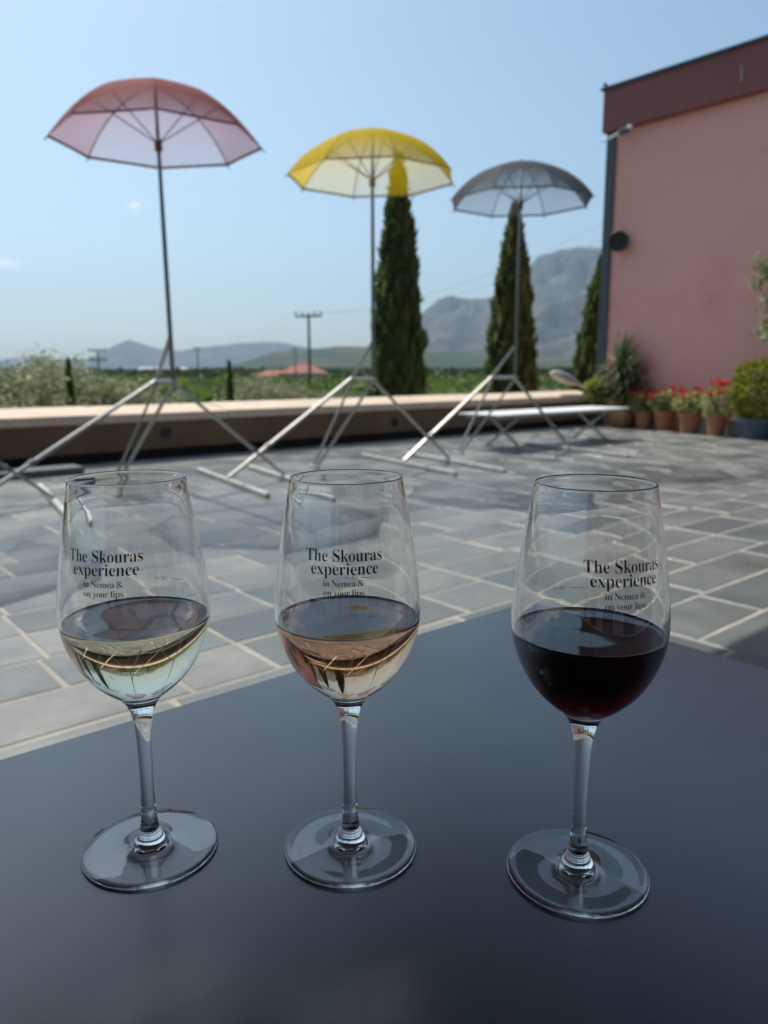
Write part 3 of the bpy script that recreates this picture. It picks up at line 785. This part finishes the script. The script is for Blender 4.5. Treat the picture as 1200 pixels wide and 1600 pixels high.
# clipped box bush
bc = W(11.25, 4.98, .27); t_ = thing('box_bush', 'clipped round yellow green bush in the blue grey pot', 'bush', bc)
b = MB(); b.tube([bc, bc+Vector((0,0,.25))], [.035,.03], n=8); b.build('trunk', BARK, t_)
q = np.random.default_rng(8); n = 5200; d = q.normal(size=(n, 3)); d /= np.linalg.norm(d, axis=1)[:, None]
lump = 1 + .07*np.sin(d[:, 0]*7+1)*np.sin(d[:, 1]*8) + .06*np.sin(d[:, 2]*9+2)
P = d*(q.uniform(.55, 1, n)**.4*lump)[:, None]*np.array([.44,.44,.45]) + np.array([bc.x, bc.y, bc.z+.44])
V, F = leaves(P, .034, 1.5, up=.1, seed=9); meshnp('foliage', V, F, BOX, t_, origin=bc)

# ------------------------------------------------------------------ trees
def branch_tree(t_, c, h, r, nleaf, lmat, seed, leaf, flat=.8, trunk_r=.12, lobes=9):
    q = np.random.default_rng(seed); c = Vector(c)
    b = MB(); tops = []
    fork = c + Vector((q.uniform(-.1,.1)*r, q.uniform(-.1,.1)*r, h*.38))
    b.tube([c, c.lerp(fork, .5)+Vector((.05*r,0,0)), fork], [trunk_r, trunk_r*.8, trunk_r*.7], n=8)
    for k in range(lobes):
        a = 6.283*k/lobes + q.uniform(-.3,.3); s = q.uniform(.25,.8)*r; z = h*q.uniform(.5,.88)
        if k == 0: s = .1*r; z = h*.88
        e = Vector((c.x+math.cos(a)*s, c.y+math.sin(a)*s, c.z+z)); tops.append(e)
        b.tube([fork, fork.lerp(e, .5)+Vector((0,0,.05*h)), e], [trunk_r*.45, trunk_r*.3, trunk_r*.12], n=6)
    b.build('trunk', BARK, t_, smooth=True)
    Ps = []
    for e in tops:
        m_ = nleaf//len(tops); rr = r*q.uniform(.34,.52)
        # twigs: leaves strung along short sprays so that gaps remain
        ns = max(6, m_//22)
        for _ in range(ns):
            d = q.normal(size=3); d /= np.linalg.norm(d); d[2] = d[2]*.8 + .15
            o = np.array(e) + d*rr*q.uniform(.1,.75); tip = o + d*rr*.55 + np.array([0,0,-.05*r])
            f = q.uniform(0,1,22)[:, None]
            Ps.append(o + (tip-o)*f + q.normal(size=(22,3))*rr*.10)
    P = np.concatenate(Ps)
    V, F = leaves(P, leaf, 2.0, up=.2, seed=seed+1); meshnp('crown', V, F, lmat, t_, origin=c)
def copy_tree(o, loc, label, rz=0, s=1):
    r = o.copy(); COL.objects.link(r); r.location = loc; r['label'] = label; r.rotation_euler = (0,0,rz); r.scale = (s,s,s)
    for ch in o.children:
        c_ = ch.copy(); COL.objects.link(c_); c_.parent = r
    return r
# potted olive at the right edge, crown reaching into view
oc = W(11.0, 3.85, 0); 
t_ = thing('olive_tree', 'olive tree at the right edge with thin grey green sprays on the pink wall', 'tree', oc)
branch_tree(t_, oc, 2.75, 1.0, 8000, OLV, 77, .05, trunk_r=.07, lobes=10)
# olives beyond the parapet
def px_at(px, Y): return at(px, 578, Y).x
OL = [(20, 17.5, 4.45, 2.3, 'silver olive tree beyond the parapet at the left edge', 1), (-75, 16, 4.1, 2.0, 'silver olive tree half out of view past the left edge', 2),
      (68, 20.0, 4.6, 2.0, 'silver olive tree just left of the leftmost young cypress', 3), (150, 19, 4.25, 1.75, 'silver olive tree under the small far pole at left', 1),
      (172, 22, 4.0, 1.9, 'silver olive tree behind the left leg of the red parasol stand', 2), (385, 24, 3.95, 1.7, 'silver olive tree right of the young cypress by the red parasol', 3),
      (425, 27, 3.85, 2.0, 'silver olive tree below the red roofed house', 1), 
      (706, 34, 3.3, 2.0, 'low silver olive tree right of the tallest cypress', 3), (868, 26, 3.75, 1.8, 'silver olive tree behind the pale lamp head', 1),
      (545, 31, 3.4, 1.9, 'low silver olive tree left of the tallest cypress', 2)]
protos = {}
for (px, Y, h, r, lab, kd) in OL:
    h *= .925
    loc = Vector((px_at(px, Y), Y, PLAIN))
    if kd not in protos:
        e = thing('olive_tree', lab, 'tree', loc, 'olive trees beyond the parapet'); branch_tree(e, loc, h, r, 24000, OLV, 100+kd, .065, trunk_r=.16, lobes=13)
        protos[kd] = (e, h)
    else:
        e0, h0 = protos[kd]; e = copy_tree(e0, loc, lab, rz=px*.7, s=h/h0)
def cypress(label, px, Y, top_py, wpx, seed, lm=CYP, n=19000, leaf=.09, group=None, cat='cypress tree'):
    top = at(px, top_py, Y); c = Vector((top.x, Y, PLAIN)); h = top.z - PLAIN
    R = wpx/1215*Y/2; q = np.random.default_rng(seed)
    t_ = thing('cypress_tree', label, cat, c, group)
    b = MB(); b.tube([c, c+Vector((0,0,h*.3)), c+Vector((0,0,h*.9))], [R*.22+.03, R*.16+.02, .02], n=8); b.build('trunk', BARK, t_, smooth=True)
    f = q.uniform(0, 1, n)**.85
    rad_ = R*np.interp(f, [0,.06,.2,.45,.65,.8,.92,1], [.55,.8,1,.98,.80,.56,.27,.03])
    a = q.uniform(0, 6.283, n)
    lump = 1 + .10*np.sin(a*5+f*23+seed) + .09*np.sin(a*9-f*41) + .07*np.sin(f*70+a*3)
    rr = rad_*lump*(q.uniform(.35, 1, n)**.35)
    P = np.stack([c.x+rr*np.cos(a), c.y+rr*np.sin(a), c.z + h*(.03+.965*f)], 1)
    m_ = n//26                          # stray sprays that break the outline
    P[:m_, 0] = c.x + (rad_[:m_]*lump[:m_]*1.02 + q.uniform(0, .065, m_)*(R/.6)**.5)*np.cos(a[:m_]); P[:m_, 1] = c.y + (rad_[:m_]*lump[:m_]*1.02 + q.uniform(0, .065, m_)*(R/.6)**.5)*np.sin(a[:m_])
    al = np.stack([np.cos(a)*.28, np.sin(a)*.28, np.ones(n)], 1)
    V, F = leaves(P, leaf, 3.2, seed=seed+2, along=al, jitter=.22); meshnp('crown', V, F, lm, t_, origin=c)
CG = 'tall cypresses beyond the parapet'
cypress('tallest dark cypress, rising behind the yellow parasol', 622, 16.6, 243, 77, 21, group=CG)
cypress('dark cypress rising behind the grey parasol mast', 805, 19.0, 322, 74, 22, group=CG)
cypress('dark cypress half hidden by the corner of the pink building', 942, 21.5, 402, 74, 23, group=CG)
YG_ = 'young slim cypresses among the olives'
cypress('slim young cypress among the olives at far left', 106, 17, 563, 17, 31, CYPB, 1500, .07, YG_)
cypress('slim young cypress right of the red parasol', 358, 20, 567, 16, 32, CYPB, 1500, .07, YG_)
# orchard and far tree line: nobody could count them
def clumps(name, spots, mat_, per, leaf, seed):
    q = np.random.default_rng(seed); Ps = []
    for (x, y, r, h) in spots:
        d = q.normal(size=(per, 3)); d /= np.linalg.norm(d, axis=1)[:, None]
        d[:, 2] = np.abs(d[:, 2])*1.0 - .15
        Ps.append(np.array([x, y, PLAIN+.3]) + d*np.array([r, r, h])*q.uniform(.6, 1.05, per)[:, None])
    P = np.concatenate(Ps); sz = np.repeat([s[2] for s in spots], per)*leaf
    V, F = leaves(P, sz, 1.4, seed=seed+1); ob = meshnp(name, V, F, mat_)
    return tag(ob, kind='stuff')
q = random.Random(5); sp_ = []
for k in range(1500):
    Y = 34*math.exp(q.random()*math.log(260/34)); X = Y*q.uniform(-.62, .5)
    sp_.append((X, Y, q.uniform(1.2, 2.6), q.choice((2.0, 2.4, 2.9, 3.6))*q.uniform(.85, 1.1)))
clumps('orchard', sp_, ORCH, 70, .26, 51)
sp_ = []
for k in range(1100):
    Y = 230*math.exp(q.random()*math.log(1900/230)); X = Y*q.uniform(-.62, .5)
    sp_.append((X, Y, q.uniform(3, 8)*(1+Y/900), q.uniform(2.6, 4.6)*(1+Y/2600)))
clumps('far_trees', sp_, DARKT, 36, .3, 52)

# ------------------------------------------------------------------ poles, wires, house, far shed
def pole(label, px, Y, top_py, arm_px, tiers):
    top = at(px, top_py, Y); c = Vector((top.x, Y, PLAIN))
    t_ = thing('utility_pole', label, 'utility pole', c, 'utility poles across the valley')
    b = MB(); b.tube([c, top], [.16, .10], n=10); b.build('post', WOODP, t_, smooth=True)
    hw = arm_px/1215*Y/2
    for k in range(tiers):
        z = top.z - .25 - k*1.1
        b = MB(); b.bar((top.x-hw, Y-.1+hw*.25, z), (top.x+hw, Y-.1-hw*.25, z), .12, .14); arm = b.build('crossarm', WOODP, t_)
        for s in (-.92, -.45, .45, .92):
            b = MB(); b.tube([(top.x+hw*s, Y-.1-hw*.25*s, z+.07), (top.x+hw*s, Y-.1-hw*.25*s, z+.2), (top.x+hw*s, Y-.1-hw*.25*s, z+.36)], [.03,.07,.05], n=6); b.build('insulator', DKGREY, arm)
    return top, hw
T1, h1 = pole('wooden utility pole in front of the red roofed house', 482, 62, 489, 42, 1)
T2, h2 = pole('utility pole with two crossarms above the left olives', 152, 95, 545, 30, 2)
T3, h3 = pole('distant utility pole right of the red parasol mast', 308, 130, 543, 12, 1)
T4, h4 = pole('distant utility pole left of the red roofed house', 461, 140, 545, 10, 1)
pw_ = thing('power_line', 'thin overhead wires running from the tall pole', 'wires', T1)
END = at(1010, 330, 33)
for s in (-.9, .9):
    b = MB(); a0 = T1 + Vector((h1*s, 0, .12)); a1 = END + Vector((s*.8, 0, 0)); a2 = T3 + Vector((h3*s, 0, .1))
    b.tube([a0.lerp(a1, f) - Vector((0,0, 4*f*(1-f)*1.3)) for f in np.linspace(0, 1, 20)], .006, n=4)
    b.tube([a0.lerp(a2, f) - Vector((0,0, 4*f*(1-f)*.9)) for f in np.linspace(0, 1, 16)], .006, n=4); b.build('wire', DKGREY, pw_)
hx = at(474, 578, 210); hc_ = Vector((hx.x, 210, PLAIN))
t_ = thing('house', 'far house with a low red tiled hip roof', 'house', hc_)
b = MB(); b.box(hc_+Vector((0,0,1.75)), (1,0,0), (0,1,0), (0,0,1), 5.2, 4, 1.75); b.build('wall', HOUSEW, t_)
b = MB(); z0 = PLAIN+3.3; z1 = PLAIN+5.6
e = [(-6.4,-5,z0),(6.4,-5,z0),(6.4,5,z0),(-6.4,5,z0)]; e = [Vector((hc_.x+a, 210+c, z)) for a, c, z in e]; r0, r1 = Vector((hc_.x-2, 210, z1)), Vector((hc_.x+2, 210, z1))
b.quad(e[0], e[1], r1, r0); b.poly([e[1], e[2], r1]); b.quad(e[2], e[3], r0, r1); b.poly([e[3], e[0], r0]); b.poly([e[3], e[2], e[1], e[0]]); b.build('roof', REDROOF, t_)
b = MB(); z0 = PLAIN+2.6; b.box(Vector((hc_.x-8.5, 209, PLAIN+1.3)), (1,0,0), (0,1,0), (0,0,1), 3.2, 3.5, 1.3)
b.build('annex', HOUSEW, t_)
b = MB(); cx = hc_.x-8.5
e = [Vector((cx-4,204.5,z0)), Vector((cx+3.6,204.5,z0)), Vector((cx+3.6,213.5,z0)), Vector((cx-4,213.5,z0))]; r0, r1 = Vector((cx-1.5,209,z0+1.5)), Vector((cx+3.6,209,z0+1.5))
b.quad(e[0], e[1], r1, r0); b.poly([e[1], e[2], r1]); b.quad(e[2], e[3], r0, r1); b.poly([e[3], e[0], r0]); b.poly([e[3], e[2], e[1], e[0]]); b.build('annex_roof', REDROOF, t_)
for k in range(3):
    b = MB(); b.box(hc_+Vector((-3.2+k*3.1, -4.02, 1.9)), (1,0,0), (0,1,0), (0,0,1), .55, .05, .7); b.build('window', GLASSW, t_)
sx = at(258, 577, 600)
for (px, w_, lab) in ((243, 12, 'long low white shed far across the valley, left one'), (276, 9, 'low white shed far across the valley, right one')):
    c_ = at(px, 577, 620); c_ = Vector((c_.x, 620, PLAIN))
    t_ = thing('shed', lab, 'shed', c_, 'white sheds across the valley')
    b = MB(); b.box(c_+Vector((0,0,2.6)), (1,0,0), (0,1,0), (0,0,1), w_, 6, 2.6); b.build('wall', WHITE, t_)
    b = MB(); b.hexa([c_+Vector(p) for p in ((-w_-.4,-6.4,5.2),(w_+.4,-6.4,5.2),(w_+.4,6.4,5.2),(-w_-.4,6.4,5.2),(-w_-.4,-.2,6.6),(w_+.4,-.2,6.6),(w_+.4,.2,6.6),(-w_-.4,.2,6.6))]); b.build('roof', LAMPG, t_)

# ------------------------------------------------------------------ hills and mountain
def hillmat(name, stops, scale):
    m, n, l, b = mat(name)
    l.new(ramp(n, l, noise(n, l, scale, 8, .62), stops), b.inputs['Base Color'])
    b.inputs['Roughness'].default_value = 1; b.inputs['Specular IOR Level'].default_value = 0
    return m
HG = hillmat('wooded_hill', [(.35,(.035,.055,.028)), (.5,(.06,.08,.04)), (.62,(.12,.11,.07)), (.72,(.05,.075,.035))], .004)
HM = hillmat('scrubby_limestone', [(.3,(.035,.048,.034)), (.48,(.065,.072,.056)), (.6,(.15,.13,.105)), (.75,(.07,.075,.06))], .0035)
def ridge(name, prof, R, depth, m, seed, rough, nth=150, nr=40, lift=0):
    xs = [p[0] for p in prof]; q = np.random.default_rng(seed)
    ph = q.uniform(0, 6.28, (24,)); kx = q.uniform(-1, 1, (24,)); ky = q.uniform(-1, 1, (24,))
    def fbm(x, y):
        s = np.zeros_like(x)
        for i in range(24):
            fr = (1.7**(i//3))/1600.0
            s += np.abs(np.sin((x*kx[i]+y*ky[i])*fr*6.28+ph[i]))*(.58**(i//3)) - .6*(.58**(i//3))
        return s/3
    px = np.linspace(xs[0], xs[-1], nth); py = np.interp(px, xs, [p[1] for p in prof])
    ang = []; hh = []
    for a, c in zip(px, py):
        d = dirv(a, c); h2 = math.hypot(d.x, d.y); ang.append(math.atan2(d.x, d.y)); hh.append(HC + R*d.z/h2)
    ang, hh = np.array(ang), np.array(hh)
    tt = np.linspace(-1, .7, nr)
    V = []
    for t_ in tt:
        rr = R + depth*t_
        X = rr*np.sin(ang); Y = rr*np.cos(ang)
        sh = (1-abs(t_))**1.25 if t_ < 0 else (1-(t_/.7)**2*.8)
        hgt = (hh-PLAIN)*sh
        nz = fbm(X, Y)*rough*np.clip((hh-PLAIN), 0, 1e9)*(.25+sh)*min(1, abs(t_)*6+.12)*(1 if t_ > -1 else 0)
        cap = (hh-PLAIN)*(1 - .55*abs(t_) - (.012 if abs(t_) > .02 else 0))
        V.append(np.stack([X, Y, PLAIN - 3 + 3*sh + np.maximum(np.minimum(hgt + nz, cap), 0)], 1))
    V = np.concatenate(V)
    F = []
    for i in range(nr-1):
        for k in range(nth-1):
            a = i*nth+k; F.append((a, a+1, a+nth+1, a+nth))
    ob = meshnp(name, V, np.array(F), m)
    ob.data.polygons.foreach_set('use_smooth', [True]*len(F))
    return tag(ob, kind='structure')
ridge('far_hill', [(-120,566),(0,562),(50,556),(90,562),(140,560),(160,548),(185,536),(202,531),(222,537),(250,545),(280,548),(320,542),(370,537),(410,534),(440,535),(470,541),(520,553),(580,560)], 9000, 1600, HM, 1, .35, 220)
ridge('wooded_hill', [(330,578),(380,566),(430,549),(470,546),(500,544),(530,541),(570,542),(620,543),(680,548),(760,552),(860,556),(980,560)], 3400, 1500, HG, 2, .3, 160)
ridge('mountain', [(560,570),(610,545),(640,515),(658,490),(685,468),(705,461),(714,464),(735,467),(770,461),(790,456),(815,440),(829,412),(840,397),(858,391),(875,387),(900,385),(925,386),(960,389),(1020,400),(1100,420),(1200,450),(1300,500)], 6800, 3200, HM, 3, .55, 300, 90)

# ------------------------------------------------------------------ haze
hz = MB(); hz.hexa([(-11900,-11900,PLAIN-5), (11900,-11900,PLAIN-5), (11900,11900,PLAIN-5), (-11900,11900,PLAIN-5), (-11900,-11900,1300), (11900,-11900,1300), (11900,11900,1300), (-11900,11900,1300)])
hm_ = bpy.data.materials.new('haze'); hm_.use_nodes = True
n, l = hm_.node_tree.nodes, hm_.node_tree.links
n.remove(n['Principled BSDF']); pvn = n.new('ShaderNodeVolumePrincipled')
pvn.inputs['Color'].default_value = (.58,.78,1,1); pvn.inputs['Density'].default_value = 9.5e-5; pvn.inputs['Anisotropy'].default_value = .4
l.new(pvn.outputs[0], n['Material Output'].inputs['Volume'])
tag(hz.build('haze', hm_), kind='stuff')
